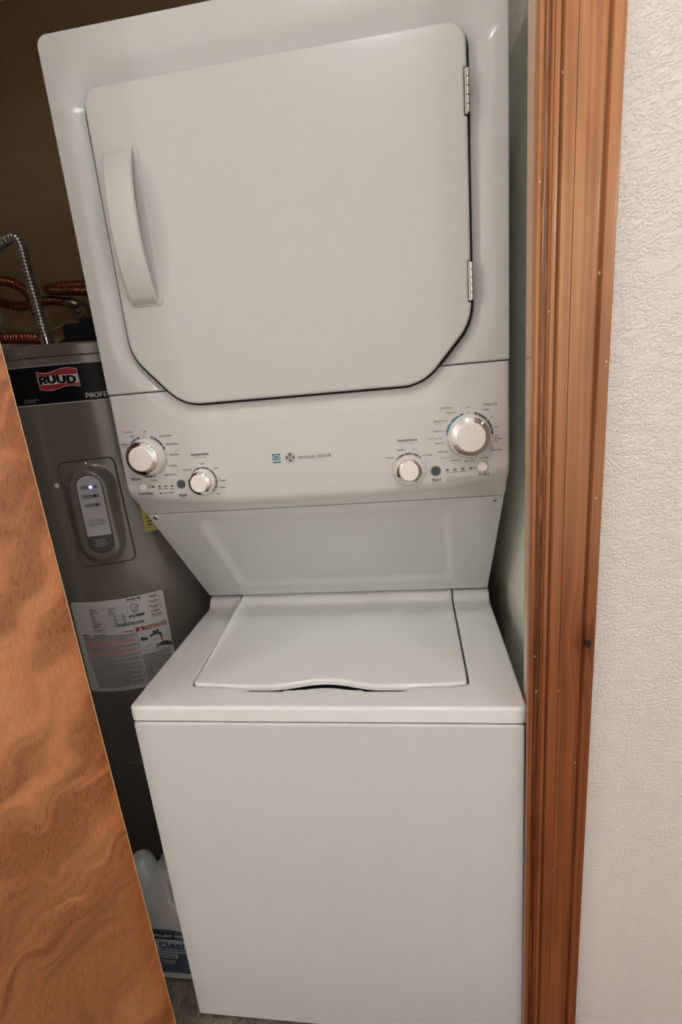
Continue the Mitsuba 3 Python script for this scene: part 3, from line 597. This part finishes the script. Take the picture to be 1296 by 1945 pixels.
def ruud(V): return CYL(np.stack([sA(4.6) + (V[:, 0] - ub[0, 0]) * sx, 1.3735 + V[:, 1] + 0.0015 * np.sin((V[:, 0] - ub[0, 0]) * 90), V[:, 2]], -1), 0.0026)
mid = flag.buffer(-0.0012).intersection(sbox(0, 1.3715, 0.2, 1.3902))
wrapped(mid, "m_whiteprint", band, "logo_stripe", None, 0.0020)
fat = []
for du, dv in ((-0.0009, 0), (0.0009, 0), (0, 0.0007), (0, -0.0007)):
    q = ut[0].copy(); q.apply_translation((du, dv, 0)); fat.append(q)
add("logo_lettering", warp(trimesh.util.concatenate(fat), ruud), "m_blackband", band, "black RUUD lettering", smooth=False)
pt = text_at("PROFESSIONAL", sA(23.7), 1.3365, 0.0104, True, 0.0004)
add("lettering", warp(pt, lambda V: CYL(V, 0.0010)), "m_whiteprint", band, "white PROFESSIONAL lettering", smooth=False)
ev = text_at("EVER™", 0, 0, 0.0085, False, 0.0004); ev.apply_translation((sA(1.5) - ev.bounds[1, 0], 1.3352, 0))
add("lettering", warp(ev, lambda V: CYL(V, 0.0010)), "m_greyprint", band, "dim grey lettering", smooth=False)
screw_at(wh, -2.2, 1.4365, 0.002)
# access cover with the bulged controller
def capsule(u, z0, z1, r): return LineString([(u, z0 + r), (u, z1 - r)]).buffer(r, 12)
UC = sA(17.4)
cov_poly = fillet([(sA(4.0), 0.945), (sA(31.6), 0.945), (sA(30.6), 1.199), (sA(4.0), 1.197)], 0.014)
cap0 = capsule(sA(17.0), 0.968, 1.170, 0.034)
def cov_fn(u, v):
    d = np.where(shapely.contains_xy(cap0, u, v), 0, shapely.distance(cap0, shapely.points(u, v)))
    return 0.005 + 0.018 * (1 - sst(0, 0.024, d))
cov = add("cover", warp(trimesh.Trimesh(*hf_solid(cov_poly, cov_fn, step=0.004, bs=0.004, r=0.0025, hbot=-0.001), process=False), CYL), "m_tank", wh, "dark grey access cover with oval bulge", smooth=50)
wrapped(cov_poly.buffer(0.0022), "m_dark", cov, "recess_shade", "dark strip standing in for the shaded recess round the cover", 0.0003)  # dark outline painted in for shade along the cover edge
screw_at(cov, 17.4, 1.1915, 0.004); screw_at(cov, 18.0, 0.9545, 0.004)
screw_at(wh, 0.3, 1.1456, 0.0, 0.006, "m_white", "plug")
UO = sA(17.9)
ctl = capsule(UO, 0.982, 1.1665, 0.0245)
def onbulge(lift): return lambda V: CYL(V, 0.023 + lift, HR)
def bul(poly, mat, name, label, lift, h=0.0006, size=0.012): return add(name, warp(flat_mesh(poly, h, size), onbulge(lift)), mat, cov, label, smooth=30)
bul(ctl.buffer(0.0016), "m_dark", "controller_rim", None, 0.0, 0.0012)
bul(ctl.difference(sbox(-1, 0, 1, 1.0235)), "m_ctrl", "controller_face", "pale oval controller face", 0.0010)
bul(ctl.intersection(sbox(-1, 0, 1, 1.0235)), "m_ctrlgrey", "controller_face", "dark lower end of the controller", 0.0010)
for z in (1.1395, 1.1185, 1.0975):
    bul(LineString([(UO - 0.013, z), (UO + 0.013, z)]).buffer(0.0042, 5), "m_greyprint", "slot", None, 0.0016)
    if z < 1.13: bul(circ(UO + 0.008, z, 0.0026, 12), "m_dark", "slot", None, 0.0024)
bul(affinity.scale(circ(UO, 1.0560, 0.019, 40), 1, 0.42).exterior.buffer(0.0005), "m_greyprint", "emblem_oval", None, 0.0018)
tx = [text_at("SYSTEM", UO - 0.0115, 1.0570, 0.0045, True), text_at("SENTINEL", UO - 0.0125, 1.0505, 0.0042, True)]
for k in range(4): tx.append(None)
tx = tx[:2]; add("lettering", warp(trimesh.util.concatenate(tx), onbulge(0.0018)), "m_greyprint", cov, smooth=False, kind="stuff")
lt = [flat_mesh(sbox(UO - 0.013, 1.0125 - 0.0048 * k, UO + 0.013 - 0.003 * (k % 2), 1.0140 - 0.0048 * k), 0.0004) for k in range(4)]
add("small_print", warp(trimesh.util.concatenate(lt), onbulge(0.0018)), "m_inkgrey", cov, smooth=False, kind="stuff")
scene["m_led"] = {"type": "diffuse", "reflectance": rgb(0.3, 0.3, 0.5)}
led = lathe([(0, 0), (0.0036, 0), (0.0030, 0.0016), (0, 0.0022)], 18)
scene[f"{cov}__light"] = mikit.ply(warp(led, lambda V: CYL(V + [sA(18.6), 1.1395, 0], 0.0252)), "m_led", smooth=40, emitter={"type": "area", "radiance": rgb(1.6, 1.6, 6.5)})
labels[f"{cov}__light"] = {"label": "lit violet-blue indicator light"}
lowcov = add("cover", warp(trimesh.Trimesh(*hf_solid(fillet([(sA(3), 0.12), (sA(31), 0.12), (sA(31), 0.375), (sA(3), 0.375)], 0.014), lambda u, v: 0.004 + 0 * u, step=0.01, bs=0.005, r=0.0025, hbot=-0.001), process=False), CYL), "m_tank", wh, "dark grey lower access cover", smooth=50)
# rating label
lab_poly = fillet([(sA(-8.8), 0.5955), (sA(41.6), 0.5955), (sA(41.6), 0.8495), (sA(-8.8), 0.8495)], 0.008)
lab = wrapped(lab_poly, "m_labelpaper", wh, "rating_label", "silver rating and warning label", 0.0005)
prt = {"m_ink": [], "m_greyprint": [], "m_redprint": [], "m_pinkprint": [], "m_whiteprint": []}
def bar(mat, a0, z0, a1, z1): prt[mat].append(flat_mesh(sbox(sA(a0), z0, sA(a1), z1), 0.0003, 0.012))
def wline(mat, a0, a1, z, h, gap=0.12):
    a = a0
    while a < a1 - 0.2:
        w = min(rng.uniform(0.5, 1.9), a1 - a); bar(mat, a, z, a + w, z + h * rng.uniform(0.7, 1.0)); a += w + gap * rng.uniform(0.8, 2.0)
# specification table
for z in np.linspace(0.7780, 0.8300, 9): bar("m_greyprint", 1.6, z, 21.8, z + 0.0005)
for a in (13.0, 17.5): bar("m_greyprint", a, 0.778, a + 0.12, 0.812)
for a in (21.8,): bar("m_greyprint", a, 0.778, a + 0.12, 0.830)
for k, z in enumerate(np.linspace(0.7800, 0.8255, 8)):
    wline("m_ink", 1.8, 1.8 + rng.uniform(2.2, 5.5), z, 0.0026)
    if k < 5:
        wline("m_ink", 14.0, 15.8, z, 0.0028); wline("m_ink", 18.6, 20.2, z, 0.0028)
    else: wline("m_ink", 12.0, 12 + rng.uniform(2, 5.5), z, 0.0026)
for z in (0.7735, 0.7700, 0.7665): wline("m_greyprint", 2.2, 8.0, z, 0.0018)
wline("m_ink", 22.5, 30, 0.8415, 0.005, 0.3); wline("m_greyprint", 22.0, 29.5, 0.8370, 0.0018)
prt["m_ink"].append(flat_mesh(circ(sA(25.6), 0.8215, 0.0088, 32).exterior.buffer(0.0009), 0.0003))
prt["m_ink"].append(text_at("UL", sA(25.6) - 0.0042, 0.8185, 0.0062, True, 0.0003))
for z in (0.8095, 0.8065): wline("m_greyprint", 24.0, 27.4, z, 0.0018)
prt["m_ink"].append(flat_mesh(LineString([(sA(22.8), 0.7985), (sA(29.4), 0.7985)]).buffer(0.0034, 6), 0.0003, 0.012))
wline("m_whiteprint", 23.0, 26.0, 0.7970, 0.0028)
wline("m_greyprint", 24, 29, 0.7905, 0.0016)
a = 15.0
while a < 28.8:
    w = rng.uniform(0.12, 0.45); bar("m_ink", a, 0.7745, a + w, 0.7835); a += w + rng.uniform(0.1, 0.35)
for k, z in enumerate(np.linspace(0.7985, 0.8400, 10)):
    if k in (1, 4, 7): continue
    wline("m_ink", 33.2 + 0.8 * (k % 3), 38.0, z, 0.0028)
for z in (0.835, 0.824, 0.813, 0.804): prt["m_ink"].append(flat_mesh(circ(sA(38.9), z, 0.0016, 10), 0.0003))
for z in (0.7920, 0.7890, 0.7860, 0.7830): wline("m_greyprint", 33.4, 38.8, z, 0.0018)
# warning text block on the left
bar("m_redprint", -5.3, 0.7570, -1.6, 0.7605); wline("m_ink", 0.8, 8.5, 0.7565, 0.0030); wline("m_redprint", 17.5, 22.8, 0.7580, 0.0032)
zz = 0.7535
row = 0
while zz > 0.6065:
    red = 0.7245 < zz < 0.7400 or 0.6980 < zz < 0.7120
    end = 22.8 if row % 5 else rng.uniform(9, 19)
    start = -5.4 + (0.7535 - zz) * 14
    wline("m_pinkprint" if red else "m_greyprint", start, end, zz, 0.0019, 0.08); zz -= 0.00262; row += 1
bar("m_inkgrey" if "m_inkgrey" in prt else "m_greyprint", -5.4, 0.604, -5.25, 0.756)
bar("m_greyprint", 23.3, 0.604, 23.5, 0.770); bar("m_greyprint", 24.0, 0.604, 24.15, 0.770)
# danger panel with tap and hand
bar("m_redprint", 24.0, 0.7545, 40.2, 0.7650)
tri = Polygon([(sA(25.4), 0.7562), (sA(27.6), 0.7562), (sA(26.5), 0.7642)])
prt["m_whiteprint"].append(flat_mesh(tri, 0.0006))
prt["m_whiteprint"].append(warp(text_at("DANGER", 0, 0, 0.0068, True, 0.0006), lambda V: V * [1.35, 1, 1] + [sA(28.4), 0.7564, 0]))
for (a0, z0, a1, z1) in ((24.4, 0.682, 24.55, 0.7535), (39.8, 0.690, 39.95, 0.7535)): bar("m_greyprint", a0, z0, a1, z1)
def dl(pts, w, mat="m_ink"): prt[mat].append(flat_mesh(LineString([(sA(a), z) for a, z in pts]).buffer(w / 2, 5), 0.0003, 0.02))
dl([(25, 0.702), (32, 0.722), (39.6, 0.726)], 0.0008); dl([(26, 0.698), (33, 0.6935), (39.5, 0.690)], 0.0008); dl([(26, 0.698), (31, 0.712)], 0.0008)
for (a, z, r) in ((26.4, 0.7310, 0.0052), (28.2, 0.7295, 0.0048), (33.0, 0.7430, 0.0042), (34.8, 0.7440, 0.0042)): prt["m_ink"].append(flat_mesh(circ(sA(a), z, r, 16), 0.0003))
dl([(26.4, 0.731), (28.2, 0.7295)], 0.003); dl([(31.0, 0.7345), (33.2, 0.7375), (36.0, 0.7355), (36.4, 0.728)], 0.0062); dl([(33, 0.743), (34.8, 0.744)], 0.003)
dl([(36.2, 0.724), (36.6, 0.712)], 0.006, "m_pinkprint")
prt["m_ink"].append(flat_mesh(Polygon([(sA(35.0), 0.7085), (sA(38.2), 0.7100), (sA(41.2), 0.7010), (sA(41.2), 0.6950), (sA(38), 0.6985), (sA(35.2), 0.7015)]).buffer(0.0012), 0.0004, 0.012))
for z in (0.7085, 0.7050, 0.7010, 0.6975): dl([(36, 0.7045), (32.6, z)], 0.0016)
zz = 0.6850
while zz > 0.606: wline("m_ink", 24.8, 40, zz, 0.0026, 0.1); zz -= 0.0050
for mname, ms in prt.items():
    lift = 0.0013 if mname == "m_whiteprint" else 0.0010
    add("small_print", warp(trimesh.util.concatenate(ms), lambda V: CYL(V, lift)), mname, lab, smooth=False, kind="stuff")
# yellow tag further round the tank
yt = wrapped(sbox(sA(38.6), 1.0060, sA(55.0), 1.1650), "m_yellow", wh, "energy_tag", "yellow energy tag half hidden behind the dryer", 0.0006)
for z, a1 in ((1.030, 44), (1.022, 43), (1.040, 43.5), (1.055, 50)):
    wrapped(sbox(sA(40.4), z, sA(a1), z + 0.0028), "m_ink", yt, "small_print", None, 0.0012)

# ------------------------------------------------------------------ plumbing above the heater
cond = thing("steel_conduit", "ribbed steel flexible conduit rising from the heater top and bending left", "conduit")
cpath = spline([(-0.2985, 0.420, 1.478), (-0.301, 0.421, 1.503), (-0.305, 0.424, 1.549), (-0.309, 0.425, 1.600), (-0.3125, 0.427, 1.645), (-0.3165, 0.430, 1.676), (-0.326, 0.434, 1.6925), (-0.345, 0.44, 1.6960), (-0.40, 0.455, 1.686), (-0.48, 0.48, 1.668), (-0.62, 0.54, 1.665), (-0.795, 0.60, 1.67)], 0.0011)
add("hose", tube(cpath, 0.0112, 16, (0.0076, 0.30)), "m_conduit", cond)
cx0 = (-0.2978, 0.4195, 0)
add("connector", lathe([(0, 1.4605), (0.0155, 1.4605), (0.0155, 1.463), (0.0125, 1.4635), (0.0125, 1.4700), (0.0150, 1.4705), (0.0150, 1.4785), (0.0118, 1.4795), (0, 1.4795)], 28, at=cx0), "m_chrome", cond, "shiny conduit clamp")
hose1 = thing("copper_hose", "corrugated copper hose looping at the far left above the heater", "copper hose")
hp = spline([(-0.447, 0.79, 1.6085), (-0.4706, 0.79, 1.6135), (-0.528, 0.79, 1.6240), (-0.5624, 0.79, 1.622), (-0.605, 0.785, 1.6160), (-0.648, 0.78, 1.6230), (-0.676, 0.76, 1.645), (-0.680, 0.74, 1.668), (-0.655, 0.715, 1.6800), (-0.610, 0.705, 1.6760), (-0.560, 0.70, 1.662), (-0.5228, 0.70, 1.634), (-0.5066, 0.69, 1.600), (-0.490, 0.68, 1.560), (-0.478, 0.67, 1.53), (-0.4705, 0.66, 1.50), (-0.470, 0.66, 1.463)], 0.0013)
add("hose", tube(hp, 0.0125, 16, (0.0078, 0.26)), "m_copper", hose1)
hose2 = thing("copper_hose", "corrugated copper hose doubled back beside the dryer edge", "copper hose")
hp2 = spline([(-0.33, 0.80, 1.655), (-0.40, 0.80, 1.6555), (-0.47, 0.80, 1.6600), (-0.505, 0.80, 1.6595), (-0.519, 0.792, 1.656), (-0.506, 0.776, 1.649), (-0.46, 0.768, 1.6415), (-0.40, 0.765, 1.635), (-0.33, 0.76, 1.629)], 0.0013)
add("hose", tube(hp2, 0.0125, 16, (0.0078, 0.26)), "m_copper", hose2)
hose3 = thing("copper_hose", "bright corrugated copper hose lying across the heater top at the wood door edge", "copper hose")
hp3 = spline([(-0.62, 0.52, 1.5080), (-0.54, 0.515, 1.504), (-0.4855, 0.51, 1.4995), (-0.43, 0.505, 1.4945), (-0.385, 0.50, 1.4890), (-0.355, 0.50, 1.478), (-0.345, 0.50, 1.464)], 0.0013)
add("hose", tube(hp3, 0.0130, 16, (0.0085, 0.28)), "m_copper", hose3)
vl = thing("shutoff_valve", "dull metal elbow valve on the wall at the end of the copper hose", "valve")
add("body", tube(spline([(-0.470, 0.79, 1.6135), (-0.455, 0.79, 1.610), (-0.443, 0.797, 1.606), (-0.437, 0.815, 1.600), (-0.436, 0.86, 1.598), (-0.436, 0.929, 1.598)], 0.004), 0.0155, 20), "m_brass", vl)
add("handle", warp(lathe([(0, 0), (0.021, 0), (0.023, 0.003), (0.023, 0.007), (0.020, 0.010), (0.007, 0.011), (0.006, 0.02), (0, 0.02)], 28, "-y"), lambda V: V + [-0.4405, 0.800, 1.5840]), "m_brass", vl, "round valve wheel")
add("escutcheon", warp(lathe([(0, 0), (0.034, 0), (0.030, 0.006), (0.016, 0.008), (0, 0.008)], 28, "-y"), lambda V: V + [-0.436, 0.9295, 1.598]), "m_steel", vl)
fm = thing("black_valve_box", "black box-shaped valve cover on the heater top beside the dryer", "valve")
add("cover", bx(-0.366, -0.262, 0.585, 0.665, 1.4625, 1.5265, 0.008), "m_foam", fm)
add("lid", bx(-0.318, -0.258, 0.588, 0.662, 1.520, 1.5365, 0.006), "m_foam", fm)
add("cable", tube(spline([(-0.2945, 0.455, 1.4635), (-0.288, 0.47, 1.4720), (-0.290, 0.50, 1.4690), (-0.305, 0.55, 1.4655), (-0.318, 0.590, 1.470)], 0.003), 0.0042, 12), "m_foam", fm)
wr = thing("yellow_wire", "thin yellow wire running from conduit to the black valve box", "wire")
add("strand", tube(spline([(-0.366, 0.600, 1.5255), (-0.375, 0.58, 1.5180), (-0.370, 0.54, 1.5070), (-0.345, 0.48, 1.4950), (-0.318, 0.436, 1.4900)], 0.003), 0.0016, 10), "m_wire", wr)

# ------------------------------------------------------------------ detergent jug on the carpet
jg = thing("detergent_jug", "white detergent jug with dark blue label on the carpet between door and washer", "jug")
def jug():
    prof = fillet([(-0.170, 0.0), (-0.014, 0.0), (-0.012, 0.16), (-0.016, 0.262), (-0.052, 0.318), (-0.098, 0.292), (-0.122, 0.255), (-0.168, 0.205), (-0.172, 0.15)], [0.012, 0.012, 0.04, 0.03, 0.022, 0.03, 0.01, 0.02, 0.03], 6)
    prof = prof.difference(fillet([(-0.056, 0.225), (-0.036, 0.225), (-0.032, 0.275), (-0.052, 0.288), (-0.062, 0.262)], 0.007))
    V1, F1 = hf_solid(prof, lambda u, v: 0.052 * np.sqrt(np.clip(1 - ((u + 0.092) / 0.16) ** 4 * 0.5, 0, 1)) * (1 - 0.30 * sst(0.19, 0.32, v)), step=0.01, bs=0.004, r=0.009, hbot=0, cap=False)
    f = lambda V: np.stack([V[:, 0], 0.117 - V[:, 2], 0.008 + V[:, 1]], -1)
    g = lambda V: np.stack([V[:, 0], 0.117 + V[:, 2], 0.008 + V[:, 1]], -1)
    return trimesh.util.concatenate([trimesh.Trimesh(f(V1), F1, process=False), trimesh.Trimesh(g(V1), F1[:, ::-1], process=False)])
add("body", jug(), "m_jug", jg, "white plastic jug with loop handle", smooth=45)
add("cap", lathe([(0, 0.236), (0.030, 0.236), (0.032, 0.240), (0.032, 0.286), (0.030, 0.300), (0.024, 0.318), (0.016, 0.326), (0, 0.328)], 32, at=(-0.132, 0.105, 0.004)), "m_jugcap", jg, "pale rounded pouring cap")
def JG(lift=0.0):
    def f(V):
        h = 0.052 * np.sqrt(np.clip(1 - ((V[:, 0] + 0.092) / 0.16) ** 4 * 0.5, 0, 1))
        return np.stack([V[:, 0], 0.117 - h - 0.0006 - lift - V[:, 2], V[:, 1]], -1)
    return f
def jl(poly, mat, name, par, lift, label=None): return add(name, warp(flat_mesh(poly, 0.0004, 0.02), JG(lift)), mat, par, label, smooth=False)
arcx = np.linspace(-0.160, -0.024, 24)
jlab = jl(Polygon([(-0.160, 0.034), (-0.024, 0.034)] + [(x, 0.158 + 0.010 * (1 - ((x + 0.092) / 0.07) ** 2)) for x in arcx[::-1]]), "m_labelblue", "label", jg, 0.0, "blue detergent label")
jl(Polygon([(-0.160, 0.141), (-0.062, 0.141), (-0.062, 0.1585), (-0.160, 0.1585)]), "m_dark", "label_band", jlab, 0.0006)
jl(sbox(-0.160, 0.098, -0.024, 0.138), "m_lightlabel", "label_field", jlab, 0.0006)
jl(sbox(-0.160, 0.080, -0.066, 0.094), "m_lightlabel", "label_field", jlab, 0.0006)
jl(sbox(-0.160, 0.064, -0.070, 0.077), "m_dark", "label_band", jlab, 0.0006)
def jt(t, right, v, h, mat, bold=False, lift=0.0012):
    m = text_at(t, 0, 0, h, bold); m.apply_translation((right - m.bounds[1, 0], v, 0)); add("lettering", warp(m, JG(lift)), mat, jlab, smooth=False, kind="stuff")
jt("KIRKLAND", -0.068, 0.1465, 0.0078, "m_whiteprint"); jt("PREMIUM", -0.0165, 0.1465, 0.0072, "m_whiteprint")
jt("Ultra Clean", -0.0375, 0.1120, 0.0185, "m_navy", True); jt("LAUNDRY DETERGENT", -0.040, 0.1035, 0.0045, "m_navy")
jt("Free & Clear", -0.070, 0.0838, 0.0070, "m_navy"); jt("HE premium cleaning", -0.073, 0.0725, 0.0034, "m_whiteprint"); jt("hypoallergenic", -0.075, 0.0665, 0.0034, "m_whiteprint")

# ------------------------------------------------------------------ carpet pile
def pile():
    xs, ys = np.meshgrid(np.arange(-0.62, 1.05, 0.0052), np.arange(-0.62, 0.34, 0.0052)); P = np.c_[xs.ravel(), ys.ravel()]
    P = P + rng.uniform(-0.0026, 0.0026, P.shape)
    keep = ~((P[:, 0] > 0.03) & (P[:, 0] < 0.66) & (P[:, 1] > 0.03)) & ~((P[:, 0] > 0.67) & (P[:, 1] > -0.03)) & ~((P[:, 0] < -0.59) & (P[:, 1] > -0.03)) & ~((P[:, 0] > -0.175) & (P[:, 0] < -0.008) & (P[:, 1] > 0.06) & (P[:, 1] < 0.175))
    P = P[keep]; n = len(P)
    lean = (meshkit.noise(np.c_[P * 18, np.zeros(n)], 3) - 0.5) * 6 + rng.uniform(-0.9, 0.9, n)
    a = rng.uniform(0, 6.28, n); w = 0.0021; hh = rng.uniform(0.006, 0.010, n)
    d = np.c_[np.cos(a), np.sin(a)] * w; top = P + np.c_[np.cos(lean), np.sin(lean)] * 0.0035
    z = np.zeros((n, 1)) - 0.0005
    V = np.stack([np.c_[P + d, z], np.c_[P - d * 0.5 + d[:, ::-1] * [-.87, .87], z], np.c_[P - d * 0.5 - d[:, ::-1] * [-.87, .87], z], np.c_[top, hh]], 1).reshape(-1, 3)
    b = np.arange(n)[:, None] * 4
    return trimesh.Trimesh(V, np.concatenate([b + [0, 1, 3], b + [1, 2, 3], b + [2, 0, 3]]), process=False)
add("carpet_pile", pile(), "m_carpet", None, "grey-brown cut carpet pile", smooth=False, kind="stuff")
